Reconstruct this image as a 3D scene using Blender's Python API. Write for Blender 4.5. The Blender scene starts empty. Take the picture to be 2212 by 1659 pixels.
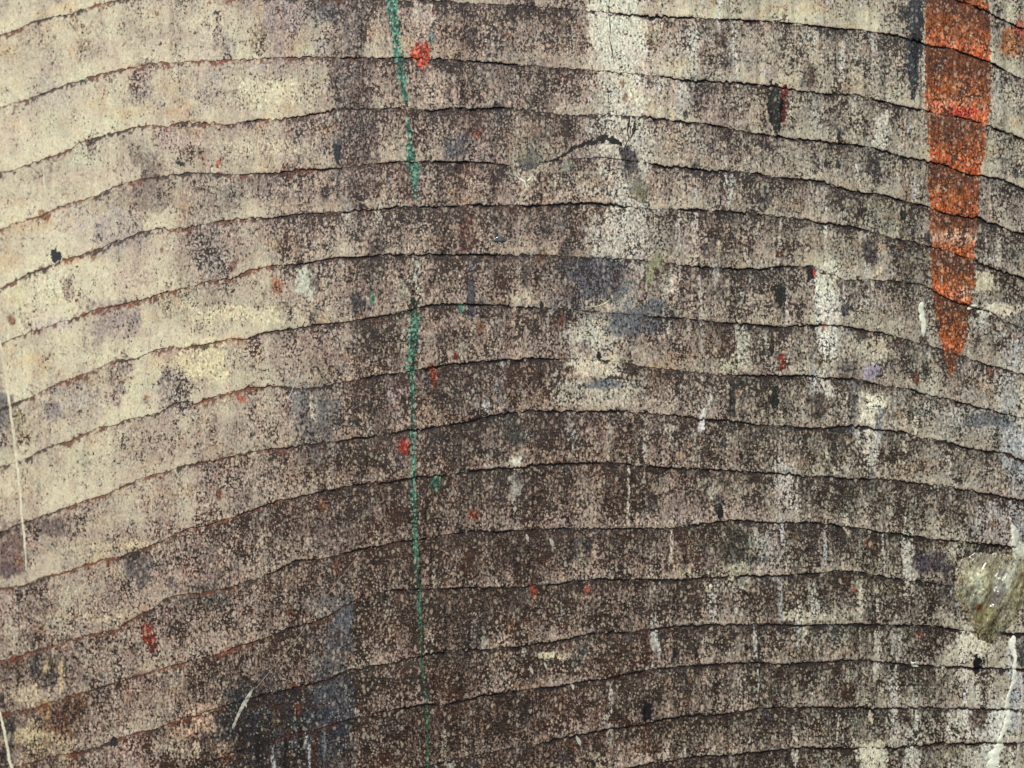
import bpy, math
import numpy as np

# ------------------------------------------------------------------ camera, light, exposure
S = 0.0002                      # metres per surface unit (the panel is measured in these units)
CX, CY = 1106.0, 829.5          # surface point straight in front of the camera
CAM_D = 0.6145
scene = bpy.context.scene
cam_d = bpy.data.cameras.new('camera'); cam = bpy.data.objects.new('camera', cam_d)
scene.collection.objects.link(cam); scene.camera = cam
cam.location = (0, -CAM_D, 0.5); cam.rotation_euler = (math.radians(90), 0, 0)
cam_d.lens = 50; cam_d.sensor_width = 36; cam_d.clip_start = 0.01; cam_d.clip_end = 50
cam_d.dof.use_dof = True; cam_d.dof.focus_distance = CAM_D + 0.0005; cam_d.dof.aperture_fstop = 2.2

SUN_EL, SUN_AZ = 46.0, 24.0     # height, and swing from the panel's normal towards the left
w = bpy.data.worlds.new('World'); scene.world = w; w.use_nodes = True
nt = w.node_tree; bg = nt.nodes['Background']; bg.inputs['Strength'].default_value = 0.07
sky = nt.nodes.new('ShaderNodeTexSky'); sky.sky_type = 'NISHITA'; sky.sun_disc = False
sky.sun_elevation = math.radians(SUN_EL); sky.sun_rotation = math.radians(180 + SUN_AZ)
nt.links.new(sky.outputs[0], bg.inputs['Color'])
sun_d = bpy.data.lights.new('sun', 'SUN'); sun = bpy.data.objects.new('sun', sun_d)
scene.collection.objects.link(sun)
sun_d.energy = 4.0; sun_d.angle = math.radians(1.2); sun_d.color = (1.0, 0.95, 0.87)
from mathutils import Vector
el, az = math.radians(SUN_EL), math.radians(SUN_AZ)
to_sun = Vector((-math.sin(az) * math.cos(el), -math.cos(az) * math.cos(el), math.sin(el)))
sun.rotation_euler = to_sun.to_track_quat('Z', 'Y').to_euler()
sun.location = to_sun * 3
vs = scene.view_settings
vs.view_transform = 'Standard'; vs.look = 'None'; vs.exposure = 0.0; vs.gamma = 1.0
vs.use_curve_mapping = False
EXPO = np.array([1.12, 1.09, 1.06])   # how bright a white surface here renders; base colours are divided by it

# ------------------------------------------------------------------ numpy noise
rng = np.random.RandomState(7)
LAT = rng.rand(16, 512, 512).astype(np.float32)

def vnoise(x, y, seed=0):
    L = LAT[seed % 16]
    x = np.asarray(x, dtype=np.float64) + 37.7 * seed + 1000; y = np.asarray(y, dtype=np.float64) + 11.3 * seed + 1000
    xi = np.floor(x).astype(np.int64); yi = np.floor(y).astype(np.int64)
    fx = x - xi; fy = y - yi
    fx = fx * fx * (3 - 2 * fx); fy = fy * fy * (3 - 2 * fy)
    a = L[yi & 511, xi & 511]; b = L[yi & 511, (xi + 1) & 511]
    c = L[(yi + 1) & 511, xi & 511]; d = L[(yi + 1) & 511, (xi + 1) & 511]
    return (a * (1 - fx) + b * fx) * (1 - fy) + (c * (1 - fx) + d * fx) * fy

def fbm(x, y, seed=0, octv=4, rough=0.5):
    s = 0; a = 1.0; n = 0
    for o in range(octv):
        s = s + a * vnoise(x * 2 ** o, y * 2 ** o, seed + o * 3); n += a; a *= rough
    return (s / n - 0.5) * 2          # about -1..1

def sm(a, b, v):
    t = np.clip((v - a) / (b - a), 0, 1); return t * t * (3 - 2 * t)

def lin(c):
    c = np.asarray(c, dtype=np.float64) / 255.0
    c = np.where(c <= 0.04045, c / 12.92, ((c + 0.055) / 1.055) ** 2.4)
    return np.clip(c / EXPO, 0, 0.92)

# ------------------------------------------------------------------ the ledge lines
LINES = [
 [(-260,-40),(0,-95),(215,-150),(600,-165),(1200,-150),(1700,-120),(1900,-60),(2067,0),(2107,13),(2157,37),(2212,62)],
 [(0,75),(20,70),(50,57),(74,44),(110,37),(144,32),(200,12),(258,0),(330,-8),(600,-6),(900,0),(1200,16),(1430,35),(1560,42),(1680,44),(1738,54),(1805,60),(1856,62),(1906,70),(1953,82),(2007,97),(2057,104),(2107,121),(2141,134),(2174,154),(2212,171)],
 [(0,232),(60,215),(130,187),(200,165),(250,152),(290,145),(330,135),(400,132),(480,130),(560,127),(640,122),(700,122),(780,125),(860,123),(930,127),(1010,130),(1090,136),(1150,142),(1300,152),(1420,165),(1470,171),(1537,173),(1604,178),(1658,183),(1738,196),(1800,201),(1856,204),(1906,218),(1993,238),(2040,248),(2107,261),(2141,272),(2212,300)],
 [(0,371),(33,368),(67,352),(100,341),(144,325),(177,305),(201,301),(254,285),(291,275),(330,270),(358,277),(378,264),(402,263),(462,266),(502,268),(536,259),(586,258),(636,253),(686,243),(737,236),(860,234),(936,238),(970,234),(1046,233),(1087,231),(1221,248),(1271,248),(1395,251),(1470,261),(1521,265),(1571,275),(1622,285),(1672,292),(1706,298),(1749,303),(1806,308),(1849,312),(1906,325),(1950,338),(2001,345),(2041,355),(2075,372),(2118,380),(2159,385),(2212,409)],
 [(0,495),(67,472),(141,442),(201,425),(234,408),(295,388),(311,385),(355,380),(395,372),(435,373),(502,375),(569,375),(603,373),(636,367),(703,363),(741,361),(835,351),(909,348),(970,348),(1036,348),(1087,355),(1120,361),(1170,350),(1251,341),(1304,340),(1388,351),(1438,358),(1470,360),(1537,369),(1604,370),(1638,374),(1671,382),(1725,385),(1772,390),(1805,399),(1839,412),(1872,416),(1906,419),(1956,432),(2000,442),(2040,459),(2074,466),(2114,469),(2141,479),(2174,493),(2212,503)],
 [(0,622),(33,609),(67,589),(100,579),(134,564),(197,542),(228,529),(278,512),(308,499),(351,494),(395,494),(435,485),(469,479),(519,472),(586,469),(636,464),(741,457),(819,450),(869,447),(919,444),(1003,444),(1070,442),(1137,442),(1204,439),(1271,437),(1321,439),(1361,449),(1470,451),(1537,454),(1604,459),(1671,464),(1738,473),(1772,481),(1839,488),(1899,506),(1940,516),(2003,530),(2057,545),(2107,566),(2157,583),(2212,599)],
 [(0,746),(33,729),(67,716),(100,703),(134,693),(161,686),(187,676),(234,662),(268,656),(301,646),(328,642),(348,630),(378,629),(418,619),(469,604),(502,599),(536,582),(586,575),(636,569),(686,562),(741,554),(836,550),(1070,549),(1160,550),(1260,555),(1400,563),(1470,570),(1571,579),(1638,579),(1688,575),(1755,577),(1832,605),(1879,603),(1940,609),(1993,612),(2040,640),(2067,652),(2107,664),(2141,676),(2174,693),(2212,709)],
 [(0,884),(30,870),(67,860),(94,843),(120,832),(200,800),(241,780),(285,776),(318,763),(358,753),(408,749),(469,739),(502,731),(529,733),(562,719),(603,714),(640,710),(670,701),(735,696),(785,689),(822,682),(869,672),(916,661),(949,657),(1003,657),(1080,660),(1147,664),(1300,672),(1455,686),(1537,696),(1604,699),(1671,704),(1722,704),(1765,701),(1822,703),(1866,713),(1899,717),(2007,746),(2100,775),(2167,797),(2212,810)],
 [(0,1007),(44,997),(84,974),(110,960),(144,954),(167,944),(198,930),(218,924),(251,920),(268,907),(301,900),(352,887),(378,870),(402,867),(425,873),(445,860),(479,853),(536,837),(586,833),(660,840),(735,828),(785,816),(835,808),(886,801),(919,795),(969,786),(1020,783),(1070,776),(1137,775),(1197,773),(1300,776),(1400,792),(1500,804),(1604,810),(1685,812),(1745,813),(1839,817),(1930,837),(1966,840),(2007,852),(2057,865),(2107,879),(2141,884),(2174,894),(2212,904)],
 [(0,1151),(44,1131),(85,1118),(127,1102),(174,1084),(221,1071),(268,1051),(301,1034),(352,1021),(392,1007),(435,997),(502,984),(569,970),(636,964),(703,955),(741,950),(802,942),(886,929),(953,919),(1020,907),(1070,893),(1137,888),(1237,887),(1338,888),(1400,892),(1470,897),(1520,904),(1571,907),(1638,916),(1678,921),(1738,922),(1839,921),(1906,927),(1956,934),(1990,946),(2040,951),(2074,964),(2124,974),(2174,978),(2212,993)],
 [(0,1272),(51,1263),(85,1250),(135,1238),(176,1223),(217,1209),(264,1202),(295,1189),(339,1175),(373,1158),(400,1145),(457,1131),(508,1114),(560,1096),(603,1081),(670,1067),(741,1051),(785,1042),(836,1039),(886,1031),(970,1024),(1020,1017),(1070,1012),(1137,1006),(1237,999),(1304,999),(1405,1006),(1470,1011),(1604,1016),(1671,1021),(1738,1028),(1805,1031),(1873,1035),(1940,1038),(2007,1046),(2074,1055),(2141,1066),(2212,1080)],
 [(0,1426),(44,1416),(85,1400),(135,1388),(163,1378),(217,1366),(254,1358),(281,1338),(312,1324),(339,1308),(356,1292),(390,1283),(427,1280),(474,1273),(525,1260),(576,1241),(610,1226),(643,1209),(711,1202),(762,1189),(820,1178),(853,1170),(894,1165),(938,1158),(972,1153),(1023,1148),(1074,1146),(1141,1145),(1243,1141),(1412,1141),(1470,1138),(1521,1131),(1572,1123),(1616,1124),(1673,1129),(1758,1128),(1809,1133),(1860,1140),(1900,1148),(1944,1153),(2005,1163),(2063,1167),(2114,1172),(2171,1178),(2212,1185)],
 [(0,1538),(34,1537),(78,1526),(119,1514),(163,1500),(210,1487),(237,1477),(268,1470),(305,1456),(356,1443),(406,1431),(440,1422),(491,1405),(525,1392),(576,1378),(627,1355),(677,1344),(711,1330),(741,1310),(785,1287),(850,1273),(904,1272),(972,1270),(1040,1268),(1108,1267),(1175,1263),(1209,1260),(1250,1251),(1294,1250),(1395,1251),(1480,1251),(1521,1246),(1589,1243),(1657,1243),(1707,1241),(1758,1238),(1809,1233),(1836,1234),(1877,1239),(1911,1245),(1961,1253),(2012,1257),(2110,1275),(2212,1285)],
 [(-30,1675),(34,1656),(102,1636),(152,1627),(203,1615),(244,1598),(288,1585),(339,1571),(390,1554),(423,1544),(474,1527),(528,1510),(576,1497),(644,1483),(711,1468),(752,1448),(803,1439),(870,1427),(911,1417),(972,1406),(1023,1404),(1074,1399),(1125,1395),(1175,1388),(1226,1378),(1277,1368),(1345,1365),(1412,1358),(1476,1350),(1572,1348),(1877,1348),(1944,1350),(2012,1351),(2080,1361),(2107,1363),(2181,1368),(2212,1369)],
 [(0,1770),(200,1715),(400,1660),(423,1653),(474,1639),(560,1605),(680,1575),(816,1538),(853,1531),(921,1521),(972,1519),(1016,1510),(1040,1500),(1108,1492),(1175,1485),(1260,1473),(1311,1465),(1362,1453),(1412,1443),(1476,1438),(1521,1436),(1606,1432),(1707,1431),(1809,1427),(1877,1427),(1944,1432),(2012,1438),(2097,1441),(2165,1444),(2212,1446)],
 [(0,1885),(400,1775),(735,1698),(900,1662),(979,1639),(1108,1617),(1186,1602),(1243,1588),(1311,1575),(1379,1565),(1429,1553),(1476,1548),(1538,1544),(1606,1534),(1674,1527),(1775,1527),(1877,1529),(1978,1527),(2080,1529),(2148,1531),(2212,1532)],
 [(0,1990),(735,1805),(1100,1715),(1362,1656),(1429,1646),(1476,1638),(1538,1632),(1606,1626),(1674,1620),(1741,1615),(1911,1615),(1978,1612),(2029,1605),(2080,1604),(2212,1605)],
 [(0,2090),(735,1900),(1362,1752),(1674,1712),(2212,1690)],
 [(0,2200),(735,2010),(1362,1860),(1674,1815),(2212,1780)],
]
X0, X1 = -280.0, 2500.0
XS = np.arange(X0, X1 + 1, 2.0)

def line_y(pts, x):
    px = np.array([p[0] for p in pts], float); py = np.array([p[1] for p in pts], float)
    y = np.interp(x, px, py)
    def slope(i0, x0):
        y0 = np.interp(x0, px, py); return (y0 - py[i0]) / (x0 - px[i0])
    sl = slope(0, px[0] + 140); sr = slope(-1, px[-1] - 200)
    y = np.where(x < px[0], py[0] + sl * (x - px[0]), y)
    y = np.where(x > px[-1], py[-1] + sr * (x - px[-1]), y)
    return y

FX = np.arange(X0, X1 + 1, 1.0)
LY = []
for k, p in enumerate(LINES):
    y = line_y(p, FX)
    y = np.convolve(np.pad(y, 6, mode='edge'), np.ones(13) / 13, mode='valid')
    jag = 4.6 * fbm(FX / 7.5, FX * 0 + k * 7.3, 1, 3, .7) * (.45 + vnoise(FX / 45, FX * 0 + k, 7)) + 3.2 * fbm(FX / 48, FX * 0 + k * 3.1, 4, 3)
    y = y + jag
    LY.append(y)
for k in range(1, len(LY)):
    LY[k] = np.maximum(LY[k], LY[k - 1] + 30)
LY = np.array(LY); NL = len(LY)
# a first ledge above all of them
LY = np.vstack([LY[0] - 120 + 5 * fbm(FX / 60, FX * 0, 9, 3), LY]); NL += 1

# where a ledge is worn away: (line index in LINES, x from, x to, what is left)
FADE = [(1,260,1330,.25),(2,780,1000,.6),(2,1100,1440,.25),(3,720,920,.35),(3,1090,1390,.25),(4,720,830,.3),(4,1080,1420,.3),
        (5,1350,1470,.15),(6,1080,1470,.2),(6,1770,2000,.35),(7,120,240,.3),(7,1160,1420,.1),(7,1780,1830,.3),(7,1910,2120,.2),
        (8,1200,1600,.1),(8,590,720,.3),(2,300,700,.7),(9,1340,1460,.6),(12,700,850,.3),(12,2020,2212,.2),(14,480,820,.4),
        (15,850,1180,.4),(4,300,360,.3),(11,340,400,.5),(13,720,900,.55),(3,300,340,.2)]
LS = np.ones_like(LY)
for k in range(NL):
    LS[k] = 0.78 + 0.32 * fbm(FX / 40, FX * 0 + k * 5.7, 2, 3)
    LS[k] *= 0.24 + 0.76 * sm(250, 950, FX)
    LS[k] *= 0.15 + 1.15 * sm(.22, .62, vnoise(FX / 13, FX * 0 + k * 1.9, 11) * .55 + vnoise(FX / 55, FX * 0 + k * 2.9, 10) * .45)
for (k, a, b, v) in FADE:
    m = sm(a - 20, a + 30, FX) * (1 - sm(b - 30, b + 20, FX))
    LS[k + 1] *= 1 - m * (1 - v)

LIP = 4.8
def fx_i(x): return np.clip(np.rint(x - X0).astype(int), 0, len(FX) - 1)

def bulk(x, y):
    """slow curve of the whole panel: it falls back to the left and to the lower left"""
    u = np.clip(900 - x, 0, None)
    v = np.clip(x - 1900, 0, None)
    z = -u * u * 1.15e-4 - v * v * 1.0e-4
    z += 3.0 * fbm(x / 330, y / 260, 5, 3)
    return z

def relief(x, y):
    return (0.9 * fbm(x / 26, y / 60, 6, 3) + 0.6 * fbm(x / 8, y / 15, 8, 2)) * (.35 + .65 * sm(450, 1000, x))

def strip_z(k, x, y):
    """height of strip k (between ledge k and ledge k+1)"""
    i = fx_i(x); yb = LY[k + 1][i]; yt = LY[k][i]
    t = (y - yt) / np.maximum(yb - yt, 1)
    lip = LIP * LS[k + 1][i]
    d = yb - y
    z = lip * (1 - (1 - np.clip(t, 0, 1)) ** 2.3)
    z -= 1.1 * LS[k + 1][i] * np.exp(-np.clip(d, 0, None) / 1.6)
    return z + bulk(x, y) + relief(x, y) - DENT(x, y)

def DENT(x, y):
    z = 6 * np.exp(-(((x - 2125) / 62) ** 2 + ((y - 1240) / 80) ** 2) ** 2)
    z = z + 1.8 * np.exp(-(((x - 1350) / 70) ** 2 + ((y - 405) / 40) ** 2))
    z = z + 2.2 * np.exp(-(((x - 1145) / 30) ** 2 + ((y - 355) / 26) ** 2))
    return z

def surf_z(x, y):
    x = np.asarray(x, float); y = np.asarray(y, float)
    i = fx_i(x); idx = np.zeros(x.shape, int)
    for k in range(NL): idx += (y >= LY[k][i])
    idx = np.clip(idx - 1, 0, NL - 2)
    z = np.zeros(x.shape)
    for k in np.unique(idx):
        m = idx == k; z[m] = strip_z(k, x[m], y[m])
    return z

def world(x, y, z):
    """surface units to metres; the panel stands in the XZ plane, facing -Y"""
    f = 1 - z * S / CAM_D
    return np.stack([(x - CX) * S * f, -z * S, 0.5 + (CY - y) * S * f], axis=-1)

# ------------------------------------------------------------------ colour of the worn layers
GX = np.array([92, 276, 461, 645, 830, 1014, 1198, 1383, 1567, 1751, 1935, 2120], float)
GY = np.array([92, 277, 461, 645, 830, 1014, 1198, 1383, 1567], float)
GB = np.array([
 [.84,.88,.84,.60,.42,.38,.32,.62,.52,.50,.46,.50],
 [.88,.84,.74,.52,.38,.34,.34,.52,.40,.42,.45,.44],
 [.90,.80,.62,.42,.30,.28,.32,.40,.34,.36,.36,.38],
 [.90,.88,.78,.50,.28,.30,.30,.40,.32,.38,.36,.34],
 [.84,.88,.78,.48,.26,.22,.26,.36,.28,.34,.38,.36],
 [.78,.78,.66,.30,.20,.20,.18,.22,.24,.28,.28,.36],
 [.60,.44,.34,.26,.14,.12,.16,.20,.24,.26,.26,.34],
 [.40,.42,.30,.20,.14,.12,.14,.16,.20,.22,.24,.44],
 [.30,.38,.14,.14,.10,.08,.12,.14,.16,.18,.26,.46]])

def grid(x, y, G):
    gx = np.clip((x - GX[0]) / (GX[1] - GX[0]), 0, len(GX) - 1.001); gy = np.clip((y - GY[0]) / (GY[1] - GY[0]), 0, len(GY) - 1.001)
    i = gx.astype(int); j = gy.astype(int); fx = gx - i; fy = gy - j
    fx = fx * fx * (3 - 2 * fx); fy = fy * fy * (3 - 2 * fy)
    return (G[j, i] * (1 - fx) + G[j, i + 1] * fx) * (1 - fy) + (G[j + 1, i] * (1 - fx) + G[j + 1, i + 1] * fx) * fy

# stains and worn spots: cx, cy, rx, ry, colour (as seen), strength, speckle left, squareness, lean
PATCH = [
 (1338,60,64,120,(226,218,196),.85,.25,6,0),(1352,205,46,90,(226,218,190),.85,.25,5,0),(1350,350,34,90,(208,198,178),.6,.4,4,0),
 (1345,500,42,60,(200,194,172),.6,.45,3,0),(1385,150,40,60,(214,202,190),.5,.35,3,0),
 (936,190,24,46,(196,178,158),.5,.35,4,0),(915,30,28,60,(196,178,162),.6,.35,3,0),
 (1290,788,72,30,(216,206,178),.8,.25,4,0),(1278,722,52,28,(208,200,172),.75,.35,3,0),(1310,845,90,26,(190,184,164),.6,.35,3,0),
 (1787,690,29,95,(220,218,202),.85,.4,5,0),(1790,600,26,40,(214,212,190),.7,.35,3,0),(1775,830,30,40,(205,202,190),.6,.4,3,0),
 (1884,892,31,45,(222,218,192),.85,.35,5,0),(1880,960,26,60,(206,202,186),.6,.45,4,0),
 (1883,1635,36,36,(206,202,178),.85,.15,5,0),(2108,1600,40,90,(186,184,168),.6,.4,3,-.1),(2100,1392,38,36,(206,202,176),.8,.15,4,0),
 (2095,1480,26,60,(190,184,166),.6,.35,3,0),(2190,960,30,70,(176,182,182),.6,.35,3,0),(2198,1080,24,110,(168,168,170),.5,.4,3,0),
 (1115,1002,12,16,(226,222,202),.9,.1,3,0),(1113,1050,15,32,(176,172,158),.7,.3,3,0),(660,610,26,34,(200,204,184),.7,.2,3,0),
 (1700,1050,16,60,(196,190,182),.6,.4,3,.05),(1516,905,8,28,(212,210,210),.75,.2,3,0),(1690,1150,8,34,(196,200,206),.6,.3,3,0),
 (1416,1385,12,60,(184,192,184),.6,.3,3,-.05),(1604,755,18,60,(196,196,178),.55,.35,3,0),(1575,790,30,24,(190,190,160),.5,.4,2,0),
 (1930,1490,14,70,(196,192,180),.6,.35,3,-.08),(1940,1390,16,60,(180,176,166),.5,.4,3,0),(1080,845,14,50,(182,186,194),.42,.5,2,-.22),(1086,800,6,30,(170,172,182),.4,.5,2,0),(1052,880,10,20,(188,196,196),.45,.4,2,0),
 (1020,870,30,34,(170,168,166),.35,.5,2,0),(845,850,40,40,(172,164,166),.35,.5,2,0),(1660,1190,34,70,(186,180,176),.45,.45,3,0),
 (1450,620,30,40,(204,196,178),.5,.35,2,0),(1140,650,50,26,(196,184,160),.55,.4,3,0),(1000,590,60,30,(182,166,146),.4,.5,2,0),
 (1590,1260,60,30,(180,178,160),.45,.45,2,0),(1600,1226,50,16,(200,196,166),.55,.35,2,0),(1750,1330,60,14,(200,192,168),.6,.2,3,0),
 (1500,1120,60,22,(192,180,172),.45,.5,2,0),(2010,560,24,40,(190,184,170),.0,.45,2,0),(1660,150,50,30,(192,180,172),.4,.5,2,0),
 (1480,90,40,40,(198,190,182),.45,.45,3,0),(1880,750,50,26,(198,188,164),.6,.35,3,0),(1905,280,20,44,(204,200,184),.65,.3,3,0),
 (2170,215,30,30,(196,190,170),.5,.35,2,0),(2130,610,26,26,(206,198,166),.7,.2,3,0),(2160,668,50,14,(214,206,182),.8,.1,3,.5),
 (2080,900,60,24,(198,190,178),.5,.35,3,0),(2150,560,30,20,(186,180,166),.4,.45,2,0),(1180,1416,30,10,(210,200,166),.6,.2,2,0),
 (1230,1420,40,10,(206,196,166),.5,.2,2,0),(1255,1190,30,36,(186,178,146),.4,.45,2,0),(1550,1470,40,20,(184,170,160),.3,.5,2,0),
 (590,200,110,34,(226,218,182),.5,.2,4,0),(560,320,130,30,(222,208,176),.4,.25,4,0),(500,680,120,30,(228,216,178),.5,.2,4,0),
 (440,780,60,50,(230,218,172),.5,.1,4,0),(100,620,80,60,(230,222,186),.4,.1,3,0),(180,330,60,40,(206,210,180),.4,.05,3,0),
 (190,480,100,60,(204,190,176),.4,.15,3,0),(60,1040,100,30,(216,196,160),.3,.2,3,0),(430,1560,60,60,(214,180,150),.5,.4,3,0),
 (100,1590,60,60,(206,186,140),.45,.35,3,0),(60,1500,50,30,(200,184,152),.5,.3,3,0),(255,1230,60,30,(206,190,150),.3,.4,3,0),
 (200,1330,110,22,(214,194,156),.35,.35,3,0),(240,1180,160,16,(216,200,160),.4,.2,3,0),(545,1390,0.1,1,(0,0,0),0,0,2,0),
 (1340,300,70,210,(200,196,180),.55,.4,3,0),(1330,520,80,110,(196,192,178),.55,.45,3,.1),(1300,700,100,110,(188,184,168),.5,.45,3,0),(1290,850,110,50,(184,178,160),.5,.4,3,0),
 (1180,340,70,60,(176,168,146),.45,.45,2,0),(1130,370,50,40,(186,180,156),.5,.4,2,0),(1440,520,70,90,(178,172,158),.4,.5,2,0),(1250,420,60,40,(190,180,160),.4,.45,2,0),
 (1820,700,60,150,(176,172,160),.35,.5,2,0),(2080,900,120,60,(176,172,162),.45,.45,2,0),(2190,850,40,200,(172,174,172),.45,.45,3,0),(2150,1130,70,60,(178,174,170),.5,.4,2,0),
 (2060,1180,50,40,(186,182,160),.5,.35,2,0),(2080,1420,60,50,(196,192,172),.55,.35,2,0),(2140,1560,60,100,(180,178,166),.5,.4,2,0),(1990,1600,60,60,(164,158,146),.4,.5,2,0),
 (1650,1180,60,90,(170,164,150),.35,.5,2,0),(1420,1300,50,80,(150,140,124),.3,.55,2,0),(1540,1240,120,24,(176,172,146),.45,.45,2,0),(1700,1060,30,80,(186,180,170),.5,.45,3,0),
 (1500,380,60,120,(160,150,140),.35,.5,3,0),(1560,120,110,60,(176,168,158),.35,.5,2,0),(1440,180,80,30,(190,182,168),.4,.45,2,0),(1520,880,80,30,(166,160,146),.35,.5,2,0),
 (2155,1570,34,60,(206,208,194),.6,.35,3,.1),(2190,1420,22,60,(190,190,184),.5,.4,3,0),(2060,1560,20,60,(196,192,176),.5,.4,3,0),(2195,1500,16,100,(180,184,186),.5,.4,3,0),
 (1935,1600,16,50,(190,186,172),.5,.4,3,0),(1895,1420,8,60,(190,186,170),.6,.3,3,0),(2000,740,20,50,(180,176,166),.4,.45,2,0),(1840,1000,20,60,(176,172,160),.4,.5,2,0),(2030,1000,70,40,(176,168,160),.35,.45,2,0),
 # darker stains
 (748,60,44,150,(124,110,104),.6,.72,6,0),(770,290,46,150,(118,104,98),.6,.72,6,0),(745,230,40,200,(126,112,106),.45,.65,5,0),
 (325,385,32,60,(150,134,120),.75,.35,5,0),(300,345,26,40,(150,136,122),.5,.4,3,0),(312,430,80,30,(160,144,130),.5,.3,3,0),
 (1292,600,62,52,(78,80,92),.6,.75,3,0),(1390,690,80,46,(104,108,114),.65,.45,2,0),(1300,830,60,12,(116,120,124),.6,.3,2,0),
 (1360,620,40,60,(140,144,140),.4,.55,2,0),(736,1350,30,66,(98,100,106),.7,.45,5,0),(690,1300,60,20,(124,116,112),.5,.5,3,0),
 (600,1555,130,80,(46,48,54),.8,.85,4,0),(710,1540,55,100,(62,66,74),.75,.75,4,0),(540,1480,70,26,(90,86,86),.4,.7,3,0),
 (680,890,56,62,(122,118,114),.7,.45,3,0),(700,800,44,60,(128,116,108),.4,.55,3,0),(640,870,18,50,(150,148,142),.6,.2,3,-.3),
 (60,850,1,1,(0,0,0),0,0,2,0),(2,890,26,44,(124,118,116),.75,.35,4,0),(108,885,26,26,(146,134,132),.6,.3,2,0),
 (24,1190,34,60,(134,112,104),.7,.4,4,0),(110,1140,50,22,(120,106,100),.6,.45,3,0),(12,1235,22,20,(104,88,92),.6,.2,3,0),
 (300,1230,32,40,(98,90,90),.6,.5,2,0),(450,1290,70,34,(92,88,80),.5,.65,3,0),(110,1440,100,40,(96,84,74),.45,.7,3,0),
 (290,1500,180,60,(124,106,96),.35,.5,3,0),(120,1560,50,40,(96,60,48),.5,.5,3,0),(2008,1215,42,26,(84,78,86),.7,.55,3,0),
 (1600,1180,44,44,(62,62,54),.6,.8,3,0),(1880,806,22,22,(166,158,172),.7,.3,3,0),(1835,800,30,30,(70,62,62),.5,.75,2,0),
 (1842,885,14,52,(88,92,94),.5,.6,3,0),(1900,905,12,34,(60,60,70),.5,.7,3,0),(1016,590,10,36,(68,66,74),.75,.55,3,.15),
 (1018,650,9,44,(74,74,80),.8,.45,3,0),(985,320,26,34,(88,86,92),.55,.6,3,0),(728,325,8,24,(60,68,72),.8,.4,3,0),
 (1010,510,20,50,(92,48,34),.55,.7,2,0),(1580,870,10,40,(48,46,42),.6,.7,3,0),(2135,905,60,20,(100,104,108),.6,.4,4,.15),
 (1480,690,60,20,(80,74,68),.4,.75,3,0),(2070,1270,60,60,(76,68,66),.5,.7,2,0),(1985,1330,50,40,(84,72,66),.4,.7,3,0),
 (1130,1330,50,50,(96,80,70),.2,.7,3,0),(1020,1370,30,40,(72,66,66),.5,.75,3,0),(1050,1300,14,90,(70,60,56),.35,.8,3,0),
 (100,700,60,20,(190,180,180),.4,.2,2,0),(240,690,60,50,(176,160,152),.6,.3,3,0),(290,600,60,30,(200,180,160),.4,.3,3,0),
 (2160,350,30,60,(140,136,122),.3,.6,3,0),(2090,1085,60,30,(120,112,110),.3,.6,3,0),(1400,820,40,60,(120,112,100),.3,.6,2,0),
 (2205,700,30,30,(104,104,98),.4,.6,3,0),(480,430,60,40,(150,140,128),.5,.45,3,0),(560,400,60,30,(146,132,124),.5,.5,3,0),
 (380,300,50,20,(190,170,160),.5,.3,3,0),(640,30,60,40,(176,162,156),.5,.45,3,0),(700,10,40,40,(104,100,100),.6,.6,3,0),
 (735,1180,60,140,(112,104,100),.40,.6,3,0),(715,1440,60,160,(94,92,94),.5,.55,3,0),(690,1620,90,60,(60,62,68),.55,.75,3,0),(560,1640,80,40,(50,48,50),.55,.85,2,0),
 (460,1640,60,30,(90,66,50),.4,.7,2,0),(690,970,60,70,(112,106,102),.45,.6,3,0),(760,450,50,90,(124,112,106),.4,.65,3,0),(1260,620,100,80,(96,96,104),.35,.7,2,0),
 (560,1100,60,90,(124,112,106),.35,.55,3,0),(150,870,70,70,(172,162,160),.35,.25,2,0),(250,500,70,60,(176,164,158),.4,.3,2,0),(450,130,50,120,(176,162,158),.3,.35,3,0),(590,60,60,120,(168,152,150),.4,.45,3,0),
 (100,200,60,50,(190,184,168),.4,.2,2,0),(530,960,80,40,(166,156,140),.4,.35,2,0),(1110,200,110,160,(112,104,98),.35,.65,3,0),(1180,480,60,50,(104,98,94),.35,.65,2,0),
 (100,1455,10,26,(208,182,136),.6,.3,3,0),(132,1460,6,40,(208,186,140),.6,.3,3,0),(300,1440,60,10,(206,180,150),.3,.4,3,0),(225,1410,4,60,(168,168,168),.4,.4,3,0),(228,1460,6,26,(186,186,190),.4,.3,3,0),
 (95,1540,16,40,(170,142,104),.55,.4,3,0),(165,1530,26,44,(104,72,52),.45,.6,3,0),(60,1590,60,20,(206,190,148),.5,.3,3,0),(470,1610,50,22,(190,160,130),.35,.5,2,0),(500,1632,50,5,(196,140,90),.4,.4,2,0),(400,1625,60,26,(200,186,160),.4,.5,2,0),
 (250,1335,24,34,(70,62,64),.0,.5,2,0),(640,1600,14,60,(120,130,140),.45,.6,3,0),(598,1590,12,50,(150,150,144),.4,.6,3,0),(520,1600,9,60,(20,20,22),.7,.6,3,0),(560,1620,8,50,(22,20,22),.7,.6,3,0),(618,1630,6,60,(16,16,20),.7,.5,3,0),(650,1600,8,60,(20,20,24),.7,.6,3,0),(680,1630,7,50,(70,34,24),.6,.6,3,0),(590,1650,5,40,(170,176,176),.6,.4,3,0),(668,1640,4,40,(176,180,180),.6,.4,3,0),(700,1600,5,30,(150,156,160),.5,.4,3,0),(720,1560,30,40,(54,58,70),.6,.5,4,0),(560,1520,50,36,(70,74,74),.5,.8,2,0),(600,1560,16,30,(110,76,52),.5,.7,2,0),
 # tinted spots
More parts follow.
